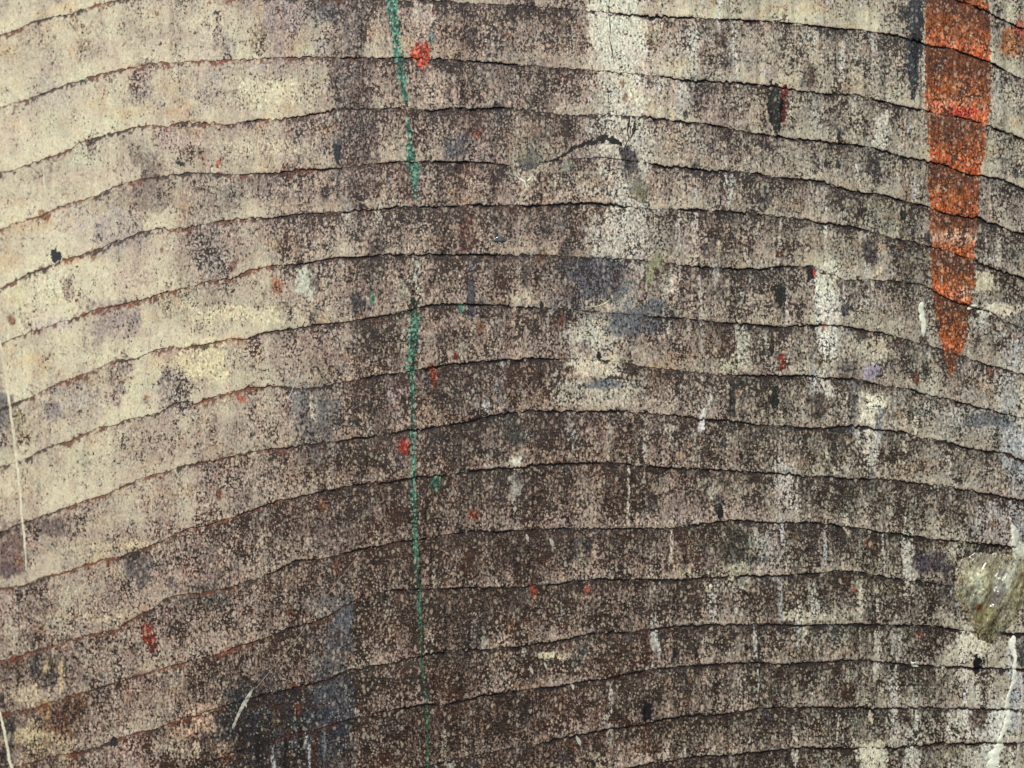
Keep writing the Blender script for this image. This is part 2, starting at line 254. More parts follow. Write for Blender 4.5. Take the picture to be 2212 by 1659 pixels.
 (1150,1275,9,20,(150,66,36),.75,.5,2,-.2),(1104,1350,8,40,(132,84,54),.6,.6,2,-.1),(1268,1273,8,10,(150,80,60),.7,.4,2,0),
 (600,618,15,20,(186,132,104),.75,.4,2,0),(1020,1112,16,12,(140,64,42),.6,.6,2,0),(2184,95,30,36,(176,112,66),.65,.55,3,0),
 (2205,60,14,26,(196,84,60),.6,.4,3,0),(1952,280,6,44,(150,96,62),.55,.6,3,0),(1030,285,12,16,(140,70,50),.55,.6,2,0),
 (880,840,10,50,(120,80,60),.0,.6,2,0),(1845,1272,8,12,(160,70,40),.5,.5,2,0),(1985,1372,12,10,(176,70,44),.5,.4,2,0),
 (300,150,30,16,(226,178,140),.4,.1,2,0),(520,862,10,10,(186,96,70),.6,.3,2,0),(2168,1345,1,1,(0,0,0),0,0,2,0),
 (900,590,14,50,(190,194,176),.5,.3,2,0),(870,625,18,30,(156,160,138),.5,.45,2,0),(935,500,1,1,(0,0,0),0,0,2,0),
]

r_ = np.random.RandomState(23)
def gb(x, y): return float(grid(np.array([x], float), np.array([y], float), GB)[0])
for _ in range(400):          # little pale upright rubs
    x_, y_ = r_.uniform(-200, 2420), r_.uniform(-150, 1800); b_ = gb(x_, y_)
    if r_.rand() > .2 + .8 * sm(300, 1500, x_): continue
    g_ = r_.rand(); c_ = np.array([206, 196, 168.]) * (1 - g_) + np.array([180, 184, 178.]) * g_
    s_ = r_.gamma(2.0, .55)
    PATCH.append((x_, y_, 2.5 + 4.5 * s_, 6 + 20 * s_ * r_.uniform(.5, 1.6), tuple(c_ * .97), r_.uniform(.12, .52) + .22 * float(sm(1350, 1800, x_)), .48, 2.2, r_.normal(0, .14)))
for _ in range(170):          # long thin pale runs, mostly on the right half
    x_, y_ = 1250 + 1150 * r_.rand() ** .8, r_.uniform(0, 1750); g_ = r_.rand()
    c_ = np.array([208, 200, 180.]) * (1 - g_) + np.array([180, 184, 184.]) * g_
    PATCH.append((x_, y_, r_.uniform(2.5, 7), r_.uniform(25, 110), tuple(c_), r_.uniform(.25, .6), .42, 2.0, r_.normal(0, .05)))
for _ in range(300):          # dark smudges
    x_, y_ = r_.uniform(-200, 2420), r_.uniform(-150, 1800); s_ = r_.gamma(2.0, .5)
    c_ = [(58, 56, 60), (74, 54, 46), (60, 62, 60), (84, 72, 66), (70, 64, 68)][r_.randint(5)]
    if gb(x_, y_) > .55: c_ = [(170, 152, 140), (176, 158, 132), (164, 152, 144)][r_.randint(3)]; s_ *= 2.2
    if sum(c_) > 400 and r_.rand() < .4: continue
    PATCH.append((x_, y_, 4 + 8 * s_, 7 + 14 * s_, c_, r_.uniform(.3, .62), .7, 2.5, r_.normal(0, .15)))
for _ in range(110):          # rusty and ochre grains
    x_, y_ = r_.uniform(-200, 2420), r_.uniform(-150, 1800); s_ = min(1.5, r_.gamma(2.0, .45))
    c_ = [(116, 62, 44), (132, 86, 56), (100, 52, 40)][r_.randint(3)]
    PATCH.append((x_, y_, 3 + 6 * s_, 5 + 9 * s_, c_, r_.uniform(.3, .55), .5, 2, r_.normal(0, .2)))

# red tint of the dirt in the ledges, by x (mostly at the left, in patches)
def colour(k, x, y):
    """returns Col (linear rgb), Wear (speckle amount), Dark (rgb of the speckle)"""
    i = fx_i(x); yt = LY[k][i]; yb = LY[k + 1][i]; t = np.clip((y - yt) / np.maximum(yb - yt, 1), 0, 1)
    wx = x + 9 * fbm(x / 45, y / 60, 3, 3); wy = y + 9 * fbm(x / 50, y / 45, 7, 3)
    b = grid(wx, wy, GB); b = b + .35 * (b - .35) * (b < .6)
    # blocks: every strip wore through in upright blocks of its own
    r = np.random.RandomState(100 + k)
    edges = [X0]; 
    while edges[-1] < X1: edges.append(edges[-1] + r.uniform(26, 130))
    vals = r.normal(0, 1, len(edges)); edges = np.array(edges)
    xw = x + 5 * fbm(x / 14, y / 22, 2, 3)
    j = np.clip(np.searchsorted(edges, xw) - 1, 0, len(edges) - 2)
    f = sm(0, 9, xw - edges[j]); v = vals[j] * f + vals[np.maximum(j - 1, 0)] * (1 - f)
    hgt = np.clip((yb - y) / 60, 0, 1)
    b = b + 0.050 * v
    b = b + 0.15 * fbm(x / 60, y / 75, 10, 5, .6) + 0.10 * fbm(x / 9, y / 90, 11, 3) + .15 * fbm(x / 20, y / 24, 13, 4, .7)
    # shading painted into the colour: rubbed, lit lower part, shaded tuck below the ledge
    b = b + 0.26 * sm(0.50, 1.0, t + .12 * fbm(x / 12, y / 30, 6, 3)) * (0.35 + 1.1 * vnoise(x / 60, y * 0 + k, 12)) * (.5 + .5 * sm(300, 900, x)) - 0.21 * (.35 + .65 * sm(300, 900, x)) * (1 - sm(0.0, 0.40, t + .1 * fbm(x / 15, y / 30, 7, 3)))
    b = b + 0.22 * fbm(x / 52, y / 420, 12, 4, .6) * (1.15 - .5 * (1 - sm(350, 900, x)))
    b = np.clip(b, 0.0, 1.05)
    left = 1 - sm(500, 1050, x); right = sm(1250, 1900, x)
    # base layer from brown-grey to cream
    c0 = np.array([102, 86, 76.]); c1 = np.array([172, 153, 138.]); c2 = np.array([231, 221, 188.])
    B = b[..., None]
    col = np.where(B < 0.45, c0 + (c1 - c0) * (B / 0.45), c1 + (c2 - c1) * ((B - 0.45) / 0.55))
    col = col + right[..., None] * np.array([-9, 3, 1.]) * (1 - 0.5 * B)
    pk = sm(-0.1, 0.7, fbm(x / 85, y / 55, 14, 4))[..., None]
    col = col * (1 - 0.42 * pk) + (col * np.array([0.91, 0.85, 0.90]) + 5) * 0.42 * pk
    gr = sm(0.1, 0.7, fbm(x / 70, y / 60, 15, 4))[..., None]
    col = col * (1 - 0.4 * gr) + (col * np.array([0.92, 0.99, 0.95])) * 0.4 * gr
    orr = sm(0.15, 0.7, fbm(x / 60, y / 42, 5, 4))[..., None]
    col = col * (1 - 0.45 * orr) + (col * np.array([1.03, 0.92, 0.80])) * 0.45 * orr
    wear = np.clip(0.99 - 1.12 * b + 0.24 * fbm(x / 30, y / 34, 4, 4), 0.0, 1.0)
    GR = vnoise(x / 5.5, y / 9, 1) * .45 + vnoise(x / 3.2, y / 4, 2) * .25 + vnoise(x / 14, y / 30, 9) * .30
    GR = (vnoise(x / 6, y / 10, 1) * .42 + vnoise(x / 3.4, y / 4.2, 2) * .30 + vnoise(x / 16, y / 34, 9) * .28 - .5) * 1.7
    ylo, yhi = y.min(), y.max()
    for (cx, cy, rx, ry, pc, a, pw, sq, lean) in PATCH:
        if a <= 0 or cy + ry * 1.9 + 14 < ylo or cy - ry * 1.9 - 14 > yhi: continue
        wd = rx * 1.9 + abs(lean) * ry * 1.6 + 12
        j0 = int(np.clip((cx - wd - X0) / 2, 0, x.shape[1])); j1 = int(np.clip((cx + wd - X0) / 2 + 1, 0, x.shape[1]))
        if j1 <= j0: continue
        xs_, ys_, gs_ = x[:, j0:j1], y[:, j0:j1], GR[:, j0:j1]
        m = np.abs(ys_ - cy) < ry * 1.9 + 14
        if not m.any(): continue
        xm, ym = xs_[m], ys_[m]
        xx = xm - cx - lean * (cy - ym); yy = ym - cy
        n = 0.55 * fbm(xm / max(9, rx * .55), ym / max(12, ry * .5), int(abs(cx * 3 + cy)) % 13, 4, .65)
        d = (np.abs(xx / rx) ** sq + np.abs(yy / ry) ** sq) ** (1 / sq) + n
        al = a * 1.15 * (1 - sm(0.35, 1.35, d))
        al = sm(.16, .64, al - .55 * gs_[m]) * np.clip(a + .24, 0, .95) * (al > .02)
        A = al[:, None]
        cs, ws = col[:, j0:j1], wear[:, j0:j1]
        cs[m] = cs[m] * (1 - A) + np.array(pc, float) * (1.09 if sum(pc) > 510 else 1.0) * A
        ws[m] = ws[m] * (1 - al) + np.clip(pw * .85, .15, .7) * al
    # colour of the speckle
    redn = sm(0.05, 0.6, fbm(x / 90, y / 70, 8, 4))
    dark = np.array([27, 20, 17.]) + np.zeros(x.shape + (3,))
    dark = dark + (redn * 0.8)[..., None] * np.array([34, 2, -6.])
    cool = sm(0.1, .6, fbm(x / 60, y / 80, 6, 4)) * (1 - redn)
    dark = dark + cool[..., None] * np.array([-8, 4, 8.])
    # dirt packed under the ledge above, in beads; brick red in places
    d = y - yt
    bead = vnoise(x / 4.2, y / 4.2, 9) * 0.6 + vnoise(x / 11, y / 9, 3) * 0.4
    st = LS[k][i]
    R = 5.0 + 11.0 * vnoise(x / 30, x * 0 + k * 1.7, 3) ** 1.5 + 6.5 * (1 - sm(250, 1100, x)) * (.45 + .8 * vnoise(x / 40, x * 0 + k, 8))
    bead = vnoise(x / 4.0, y / 4.5, 9) * .45 + vnoise(x / 9, y / 8, 3) * .35 + vnoise(x / 22, y / 30, 5) * .20
    str_ = np.clip(.45 + .8 * st + .42 * left, 0, 1.12)
    bead = bead + left * (.55 * (vnoise(x / 5.0, y / 6.0, 13) - .5) - .05)
    score = bead + .52 * np.clip(1 - d / R, -1, 1) * str_
    d2 = yb - y
    score2 = bead + .52 * np.clip(1 - (d2 + 2.0) / (R * .55), -1, 1) * np.clip(.4 + .8 * LS[k + 1][i], 0, 1) - .04
    dm = np.maximum(sm(.70, .80, score - .16 * left * (vnoise(x / 17, x * 0 + k * 1.3, 14) - .3)), sm(.74, .84, score2))
    lred = left * sm(0.36, 0.58, vnoise(x / 60, x * 0 + k * 2.3 + y / 200, 2))
    dcol = np.array([34, 25, 23.]) + lred[..., None] * np.array([74, 28, 10.]) + (sm(.55, .75, vnoise(x / 30, x * 0 + k, 5)) * .5)[..., None] * np.array([36, 6, 0.])
    dm = dm[..., None] * (0.92 - .22 * left[..., None])
    col = col * (1 - dm) + dcol * dm
    wear = wear * (1 - dm[..., 0])
    # a pale rim on the lip: rubbed wear with light caught there painted in
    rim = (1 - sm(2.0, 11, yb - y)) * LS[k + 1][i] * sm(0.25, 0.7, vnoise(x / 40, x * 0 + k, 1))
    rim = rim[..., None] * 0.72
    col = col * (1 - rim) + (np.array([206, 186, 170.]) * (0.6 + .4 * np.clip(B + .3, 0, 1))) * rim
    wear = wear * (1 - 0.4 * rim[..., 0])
    return lin(np.clip(col, 8, 236)), np.clip(wear, 0, 1), lin(np.clip(dark, 6, 200))

# ------------------------------------------------------------------ materials
def surface_material(name, rough=0.5, coat=0.0, bump=0.5, speck=1.0):
    m = bpy.data.materials.new(name); m.use_nodes = True
    t = m.node_tree; N = t.nodes; L = t.links
    bs = N['Principled BSDF']
    def attr(n): a = N.new('ShaderNodeAttribute'); a.attribute_name = n; return a
    def math_(op, a, b=None, c=None, clamp=False):
        n = N.new('ShaderNodeMath'); n.operation = op; n.use_clamp = clamp
        for i, v in enumerate((a, b, c)):
            if v is None: continue
            if isinstance(v, (int, float)): n.inputs[i].default_value = v
            else: L.new(v, n.inputs[i])
        return n.outputs[0]
    def mix(f, a, b, mode='MIX'):
        n = N.new('ShaderNodeMix'); n.data_type = 'RGBA'; n.blend_type = mode
        for s, v in ((n.inputs[0], f), (n.inputs[6], a), (n.inputs[7], b)):
            if isinstance(v, (int, float)): s.default_value = v
            elif isinstance(v, tuple): s.default_value = (*v, 1)
            else: L.new(v, s)
        return n.outputs[2]
    def smooth(lo, hi, v):
        n = N.new('ShaderNodeMapRange'); n.interpolation_type = 'SMOOTHSTEP'
        for idx, q in ((0, v), (1, lo), (2, hi)):
            if isinstance(q, (int, float)): n.inputs[idx].default_value = q
            else: L.new(q, n.inputs[idx])
        return n.outputs[0]
    tc = N.new('ShaderNodeTexCoord')
    def noise(scale, stretch=(1, 1, 1), detail=2.0, rough_=0.55, dist=0.0, off=0.0):
        mp = N.new('ShaderNodeMapping'); L.new(tc.outputs['Object'], mp.inputs[0])
        mp.inputs['Scale'].default_value = tuple(50 * scale * q for q in stretch)
        mp.inputs['Location'].default_value = (off, off * 0.7, off * 1.3)
        n = N.new('ShaderNodeTexNoise'); L.new(mp.outputs[0], n.inputs['Vector'])
        n.inputs['Scale'].default_value = 1.0; n.inputs['Detail'].default_value = detail
        n.inputs['Roughness'].default_value = rough_; n.inputs['Distortion'].default_value = dist
        return n
    col = attr('Col').outputs['Color']; wear = attr('Wear').outputs['Fac']; dark = attr('Dark').outputs['Color']
    g1 = noise(19, (1.2, 1, 0.9), 2.0, 0.7, 0.3).outputs['Fac']
    g2 = noise(19.0, (1.5, 1, 0.55), 2.0, 0.6, 0.6, 31).outputs['Fac']       # upright fibres
    g3 = noise(19.0, (0.5, 1, 1.6), 2.0, 0.6, 0.4, 93).outputs['Fac']        # short cross strokes
    n3 = noise(2.6, (1, 1, 0.8), 3.0, 0.6, 0.2, 77).outputs['Fac']
    hue = noise(5.0, (1, 1, .8), 3.0, 0.65, 0.4, 55).outputs['Fac']
    def vor(scale, stretch, off):
        mp = N.new('ShaderNodeMapping'); L.new(tc.outputs['Object'], mp.inputs[0])
        mp.inputs['Scale'].default_value = tuple(50 * scale * q for q in stretch); mp.inputs['Location'].default_value = (off, off, off)
        wn = N.new('ShaderNodeVectorMath'); wn.operation = 'ADD'; L.new(mp.outputs[0], wn.inputs[0])
        wsc = N.new('ShaderNodeVectorMath'); wsc.operation = 'SCALE'; wsc.inputs['Scale'].default_value = 1.1
        L.new(noise(scale * .6, stretch, 2.0, .6, 0, off + 5).outputs['Color'], wsc.inputs[0]); L.new(wsc.outputs[0], wn.inputs[1])
        v = N.new('ShaderNodeTexVoronoi'); L.new(wn.outputs[0], v.inputs['Vector']); v.inputs['Scale'].default_value = 1.0
        sep = N.new('ShaderNodeSeparateColor'); L.new(v.outputs['Color'], sep.inputs[0])
        return v.outputs['Distance'], sep.outputs[0], sep.outputs[1]
    vd, vr, vh = vor(17.5, (1.15, 1, .9), 3)
    vd2, vr2, vh2 = vor(9.0, (1.2, 1, .75), 17)
    grain = math_('MULTIPLY', math_('SUBTRACT', 0.55, vd), math_('MULTIPLY_ADD', vr, 1.5, 0.1))      # about -.2..+.6
    # the ground itself is grained: darker and paler grains of the same colour
    tone = math_('ADD', math_('ADD', math_('MULTIPLY', g1, 0.50), math_('MULTIPLY', g2, 0.40)), math_('MULTIPLY', grain, 0.17))
    amp = math_('MULTIPLY_ADD', wear, 8.5, 1.6)
    tone = math_('MULTIPLY_ADD', math_('SUBTRACT', tone, 0.5), amp, 1.0, True) if False else math_('MULTIPLY_ADD', math_('SUBTRACT', tone, 0.5), amp, 1.04)
    tone = math_('MINIMUM', math_('MAXIMUM', tone, 0.2), 2.2)
    warm = N.new('ShaderNodeValToRGB'); L.new(hue, warm.inputs[0]); cr = warm.color_ramp
    cr.elements[0].position = .32; cr.elements[0].color = (.86, .95, .98, 1)
    cr.elements[1].position = .68; cr.elements[1].color = (1.0, .82, .72, 1)
    e = cr.elements.new(.5); e.color = (1, .96, .92, 1)
    c = mix(math_('MULTIPLY_ADD', wear, .6, .25, True), col, mix(1.0, col, warm.outputs[0], 'MULTIPLY'))
    c = mix(1.0, c, mk_grey(N, L, tone), 'MULTIPLY')
    # dark speckle: more of it where the layer is worn
    thr = math_('MULTIPLY_ADD', wear, 0.175 * speck, 0.325)
    thr = math_('ADD', thr, math_('MULTIPLY', math_('MULTIPLY_ADD', n3, 0.62, -0.31), math_('MULTIPLY_ADD', wear, .7, .5)))
    dk = math_('ADD', math_('MULTIPLY', g1, 0.5), math_('ADD', math_('MULTIPLY', g2, 0.22), math_('MULTIPLY_ADD', grain, 0.22, math_('MULTIPLY_ADD', g3, 0.28, -0.035))))
    n2 = g2
    sp = math_('SUBTRACT', 1.0, smooth(math_('SUBTRACT', thr, 0.05), math_('ADD', thr, 0.045), dk))
    c = mix(math_('MULTIPLY', sp, 0.93), c, mix(smooth(.42, .6, g3), dark, mix(0.5, dark, (.085, .045, .028))))
    # pale grains standing out of the worn ground
    pg = math_('MULTIPLY', math_('SUBTRACT', 1.0, smooth(0.22, 0.46, vd2)), smooth(.66, .86, vr2))
    pf = math_('MULTIPLY', math_('SUBTRACT', 1.0, smooth(0.25, 0.5, vd)), smooth(.55, .9, vh))
    pg = math_('MULTIPLY', math_('MAXIMUM', pg, pf), smooth(.1, .55, wear))
    pale = mix(smooth(.4, .6, hue), (.58, .61, .46), (.72, .60, .43))
    c = mix(math_('MULTIPLY', pg, 0.74), c, mix(0.42, mix(1.0, col, (2.0, 1.95, 1.9), 'MULTIPLY'), pale))
    L.new(c, bs.inputs['Base Color'])
    rr = math_('MULTIPLY_ADD', n3, 0.25, rough - 0.12)
    L.new(rr, bs.inputs['Roughness'])
    bs.inputs['Specular IOR Level'].default_value = 0.35
    bs.inputs['Coat Weight'].default_value = coat; bs.inputs['Coat Roughness'].default_value = 0.22
    bp = N.new('ShaderNodeBump'); bp.inputs['Strength'].default_value = bump; bp.inputs['Distance'].default_value = 0.00028
    h = math_('MULTIPLY_ADD', sp, -0.7, n2)
    L.new(h, bp.inputs['Height']); L.new(bp.outputs[0], bs.inputs['Normal'])
    return m

def mk_grey(N, L, v):
    n = N.new('ShaderNodeCombineColor')
    for i in range(3): L.new(v, n.inputs[i])
    return n.outputs[0]

M_SURF = surface_material('worn layered lacquer', 0.50, 0.26, 0.85)
M_PAINT = surface_material('worn dry paint', 0.50, 0.12, 0.6)

def plain(name, rgb, rough=0.4, trans=0.0, coat=0.0, var=0.25, sc=6.0, bump=.3):
    m = bpy.data.materials.new(name); m.use_nodes = True
    N = m.node_tree.nodes; L = m.node_tree.links; b = N['Principled BSDF']
    tc = N.new('ShaderNodeTexCoord'); n = N.new('ShaderNodeTexNoise'); n.inputs['Scale'].default_value = 50 * sc
    n.inputs['Detail'].default_value = 4; n.inputs['Roughness'].default_value = .65; L.new(tc.outputs['Object'], n.inputs['Vector'])
    r = N.new('ShaderNodeValToRGB'); L.new(n.outputs['Fac'], r.inputs[0])
    c = lin(rgb); r.color_ramp.elements[0].position = .3; r.color_ramp.elements[1].position = .68
    r.color_ramp.elements[0].color = (*np.clip(c * (1 - var * 1.6), 0, 1), 1); r.color_ramp.elements[1].color = (*np.clip(c * (1 + var), 0, 1), 1)
    L.new(r.outputs[0], b.inputs['Base Color']); b.inputs['Roughness'].default_value = rough
    b.inputs['Transmission Weight'].default_value = trans; b.inputs['Coat Weight'].default_value = coat
    b.inputs['Coat Roughness'].default_value = .12
    bp = N.new('ShaderNodeBump'); bp.inputs['Strength'].default_value = bump; bp.inputs['Distance'].default_value = .0004
    L.new(n.outputs['Fac'], bp.inputs['Height']); L.new(bp.outputs[0], b.inputs['Normal'])
    return m

# ------------------------------------------------------------------ mesh building
coll = scene.collection
def mesh_obj(name, co, quads, mat, parent, cols=None, smooth=True, label=None, tris=None):
    me = bpy.data.meshes.new(name)
    nq = len(quads)
    me.vertices.add(len(co)); me.vertices.foreach_set('co', co.astype(np.float32).ravel())
    me.loops.add(nq * 4); me.loops.foreach_set('vertex_index', quads.astype(np.int32).ravel())
    me.polygons.add(nq); me.polygons.foreach_set('loop_start', (np.arange(nq) * 4).astype(np.int32))
    me.polygons.foreach_set('use_smooth', np.ones(nq, bool) if smooth else np.zeros(nq, bool))
    me.update(calc_edges=True)
    if cols is not None:
        for nme, arr in (('Col', cols[0]), ('Dark', cols[2])):
            a = me.attributes.new(nme, 'FLOAT_COLOR', 'POINT')
            a.data.foreach_set('color', np.concatenate([arr, np.ones((len(arr), 1))], 1).astype(np.float32).ravel())
        a = me.attributes.new('Wear', 'FLOAT', 'POINT'); a.data.foreach_set('value', cols[1].astype(np.float32))
    me.materials.append(mat)
    o = bpy.data.objects.new(name, me); coll.objects.link(o); o.parent = parent
    o.matrix_parent_inverse = parent.matrix_world.inverted() if parent else o.matrix_parent_inverse
    if label: o['label'] = label
    return o

root = bpy.data.objects.new('weathered_panel', None); coll.objects.link(root)
root['label'] = 'worn cream and brown panel of overlapping curved layers, spattered with red, green and white paint'
root['category'] = 'panel'

GRIDS = []
NX = len(XS)
for k in range(NL - 1):
    yt = LY[k][fx_i(XS)]; yb = LY[k + 1][fx_i(XS)]
    ny = int(np.clip(np.median(yb - yt) / 2.0, 30, 75))
    tt = np.linspace(0, 1, ny)
    tt = np.concatenate([tt[:-1], [1 - 0.35 / ny * 1.2, 1.0]]); 
    Y = yt[None, :] - 0 + (yb - yt)[None, :] * tt[:, None]
    # tuck the top edge behind the ledge above
    X = np.repeat(XS[None, :], len(tt), 0)
    Z = strip_z(k, X, Y)
    top2 = Y[0] - 7; ztop2 = Z[0] - 1.2
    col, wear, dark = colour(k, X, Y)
    back = Z[-1] - LIP * 1.6 * np.clip(LS[k + 1][fx_i(XS)], .25, 2) - 1.0
    Xa = np.vstack([XS, X, XS]); Ya = np.vstack([top2, Y, Y[-1] - 0.4]); Za = np.vstack([ztop2, Z, back])
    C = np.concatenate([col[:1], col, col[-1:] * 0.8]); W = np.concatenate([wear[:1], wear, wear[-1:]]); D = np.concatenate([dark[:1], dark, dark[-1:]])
    co = world(Xa, Ya, Za).reshape(-1, 3)
    nr = Xa.shape[0]
    idx = np.arange(nr * NX).reshape(nr, NX)
    q = np.stack([idx[1:, :-1], idx[1:, 1:], idx[:-1, 1:], idx[:-1, :-1]], -1).reshape(-1, 4)
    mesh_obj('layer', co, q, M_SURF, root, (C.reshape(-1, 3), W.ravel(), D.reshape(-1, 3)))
    GRIDS.append((k, X, Y, Z))

# backing board behind the layers
def box(name, x0, x1, y0, y1, z0, z1, mat, parent):
    P = np.array([(x, y, z) for z in (z0, z1) for y in (y0, y1) for x in (x0, x1)], float)
    q = np.array([(0,1,3,2),(4,6,7,5),(0,4,5,1),(2,3,7,6),(0,2,6,4),(1,5,7,3)])
    return mesh_obj(name, world(P[:, 0], P[:, 1], P[:, 2]), q, mat, parent, smooth=False)
M_BACK = plain('raw brown board', (92, 74, 60), .8, var=.3)
box('backing', X0 + 6, X1 - 6, -280, 1790, -240, -205, M_BACK, root)

# ------------------------------------------------------------------ paint lying on the layers
def paint(name, mask, colr, label, wear=0.35, dark=(44, 28, 24), off=0.30, shade=None, cut=0.5, hole=0.45, seed=3, bbox=None):
    """worn paint: the cells of the layers where the (ragged) mask is on, lifted by the paint's thickness"""
    COs, Qs, Cs, Ws, Ds = [], [], [], [], []; base = 0
    for (k, X, Y, Z) in GRIDS:
        x0, y0, x1, y1 = bbox
        if Y.max() < y0 or Y.min() > y1: continue
        j0 = max(0, int((x0 - X0) / 2) - 1); j1 = min(NX, int((x1 - X0) / 2) + 2)
        x = X[:, j0:j1]; y = Y[:, j0:j1]; z = Z[:, j0:j1]
        m = mask(x, y) + 0.30 * fbm(x / 7, y / 11, seed, 3, .6) + .22 * fbm(x / 3.1, y / 4.1, seed + 4, 2)
        h = vnoise(x / 3.3, y / 4.6, seed + 2) * .65 + vnoise(x / 11, y / 16, seed + 5) * .35
        on = (m > cut) & (h > hole * 0.62)
        on[:2] &= False if False else on[:2]
        f = on[1:, :-1] & on[1:, 1:] & on[:-1, 1:] & on[:-1, :-1]
        if not f.any(): continue
        idx = np.arange(x.size).reshape(x.shape)
        q = np.stack([idx[1:, :-1], idx[1:, 1:], idx[:-1, 1:], idx[:-1, :-1]], -1)[f]
        use, inv = np.unique(q.ravel(), return_inverse=True)
        xx = x.ravel()[use]; yy = y.ravel()[use]; zz = z.ravel()[use] + off
        t = (yy - LY[k][fx_i(xx)]) / np.maximum(LY[k + 1][fx_i(xx)] - LY[k][fx_i(xx)], 1)
        c = np.zeros((len(xx), 3)) + np.array(colr, float)
        if shade: c = shade(xx, yy, t, c)
        c = c * (1 + .30 * fbm(xx / 9, yy / 15, seed + 1, 4, .7))[:, None]
        COs.append(world(xx, yy, zz)); Qs.append(inv.reshape(-1, 4) + base); base += len(use)
        Cs.append(lin(np.clip(c, 5, 235))); Ws.append(np.zeros(len(xx)) + wear + .2 * fbm(xx / 20, yy / 30, 2, 2)); Ds.append(np.zeros((len(xx), 3)) + lin(np.array(dark, float)))
    if not COs: return None
    return mesh_obj(name, np.concatenate(COs), np.concatenate(Qs), M_PAINT, root,
                    (np.concatenate(Cs), np.clip(np.concatenate(Ws), 0, 1), np.concatenate(Ds)), label=label)

def ribbon_mask(pts):
    py = np.array([p[1] for p in pts], float); px = np.array([p[0] for p in pts], float); pw = np.array([p[2] for p in pts], float)
    def f(x, y):
        c = np.interp(y, py, px); w_ = np.interp(y, py, pw, left=0, right=0)
        return np.where(w_ > 0, 1.0 - 0.5 * np.abs(x - c) / np.maximum(w_, .1), 0) 
    return f
def oval_mask(cx, cy, rx, ry, lean=0, drop=0.0):
    def f(x, y):
        yy = (y - cy) / ry; w_ = 1 - drop * np.clip(yy, 0, 1)
        xx = (x - cx - lean * (cy - y)) / (rx * w_)
        return 1.0 - 0.5 * np.sqrt(xx * xx + yy * yy)
    return f

# the broad red wedge
WL = np.array([(-200,1996),(0,2000),(100,1997),(200,1996),(250,2000),(300,2004),(400,2004),(480,2007),(550,2010),(616,2012),(650,2016),(683,2021),(743,2033),(777,2040),(820,2054)], float)
WR = np.array([(-200,2132),(0,2136),(60,2141),(210,2141),(250,2137),(320,2130),(380,2120),(480,2114),(550,2108),(616,2107),(649,2101),(693,2094),(750,2083),(783,2068),(820,2055)], float)
def wedge(x, y):
    l = np.interp(y, WL[:, 0], WL[:, 1]); r = np.interp(y, WR[:, 0], WR[:, 1])
    d = np.minimum(x - l, r - x)
    return np.where(y < 822, 0.5 + np.clip(d / 9, -1, 1.2) * .5, 0)
def wedge_shade(x, y, t, c):
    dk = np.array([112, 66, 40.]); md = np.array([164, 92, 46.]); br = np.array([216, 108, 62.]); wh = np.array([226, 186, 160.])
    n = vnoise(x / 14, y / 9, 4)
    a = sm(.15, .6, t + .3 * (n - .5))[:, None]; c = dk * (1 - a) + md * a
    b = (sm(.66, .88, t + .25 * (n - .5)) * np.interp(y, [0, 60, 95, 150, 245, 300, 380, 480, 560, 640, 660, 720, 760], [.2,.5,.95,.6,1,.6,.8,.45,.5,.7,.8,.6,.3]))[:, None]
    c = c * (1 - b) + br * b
    p = (np.exp(-((y - 512) / 16) ** 2) * .85 + np.exp(-((y - 232) / 22) ** 2) * .35 * vnoise(x / 6, y / 14, 7) * 1.6 + np.exp(-(((y - 632) / 16) ** 2 + ((x - 2086) / 22) ** 2)) * .8 + np.exp(-((y - 96) / 9) ** 2) * .4 * vnoise(x / 9, y / 6, 7))[:, None]
    p = np.clip(p, 0, .9); c = c * (1 - p) + wh * p
    rd = (np.exp(-(((y - 242) / 8) ** 2 + ((x - 2080) / 34) ** 2)))[:, None] * .9
    c = c * (1 - rd) + np.array([226, 50, 30.]) * rd
    og = (sm(2070, 2120, x) * np.exp(-((y - 305) / 50) ** 2))[:, None] * .5
    return c * (1 - og) + np.array([186, 98, 48.]) * og
paint('paint_streak', wedge, (150, 66, 40), 'broad brick red paint wedge that narrows to a point', .54, (62, 34, 24), .34, wedge_shade, hole=.24, bbox=(1980, -200, 2150, 830))

# the long thin green run
G1 = [(838,-200,12),(842,-20,13),(848,30,14),(855,70,12),(861,120,12),(866,160,11),(872,195,8),(877,225,5)]
G2 = [(879,250,4),(881,270,6),(884,300,5),(886,320,9),(890,345,14),(894,375,12),(897,405,8),(899,432,4)]
G3 = [(892,640,5),(893,665,13),(896,690,13),(894,740,13),(887,795,13),(888,800,8),(891,840,6),(891,900,6),(892,960,6),(892,1040,7),(895,1100,8),(897,1155,6),(899,1200,6),(904,1260,5),(907,1320,6),(909,1400,5),(914,1460,4),(920,1500,4),(923,1560,4),(925,1659,5),(928,1760,4)]
def green_shade(x, y, t, c):
    n = vnoise(x / 7, y / 11, 2)[:, None]
    c = np.array([62, 116, 96.]) * (1 - n) + np.array([116, 172, 148.]) * n
    d = (np.clip(np.exp(-((y - 655) / 18) ** 2) + sm(1000, 1500, y) * .65, 0, 1))[:, None]
    return c * (1 - d) + np.array([40, 72, 48.]) * d
for g in (G1, G2, G3):
    paint('paint_drip', ribbon_mask(g), (70, 130, 105), 'thin green paint run', .62, (30, 50, 42), .4, green_shade, hole=.30, seed=5, bbox=(820, g[0][1], 940, g[-1][1]))

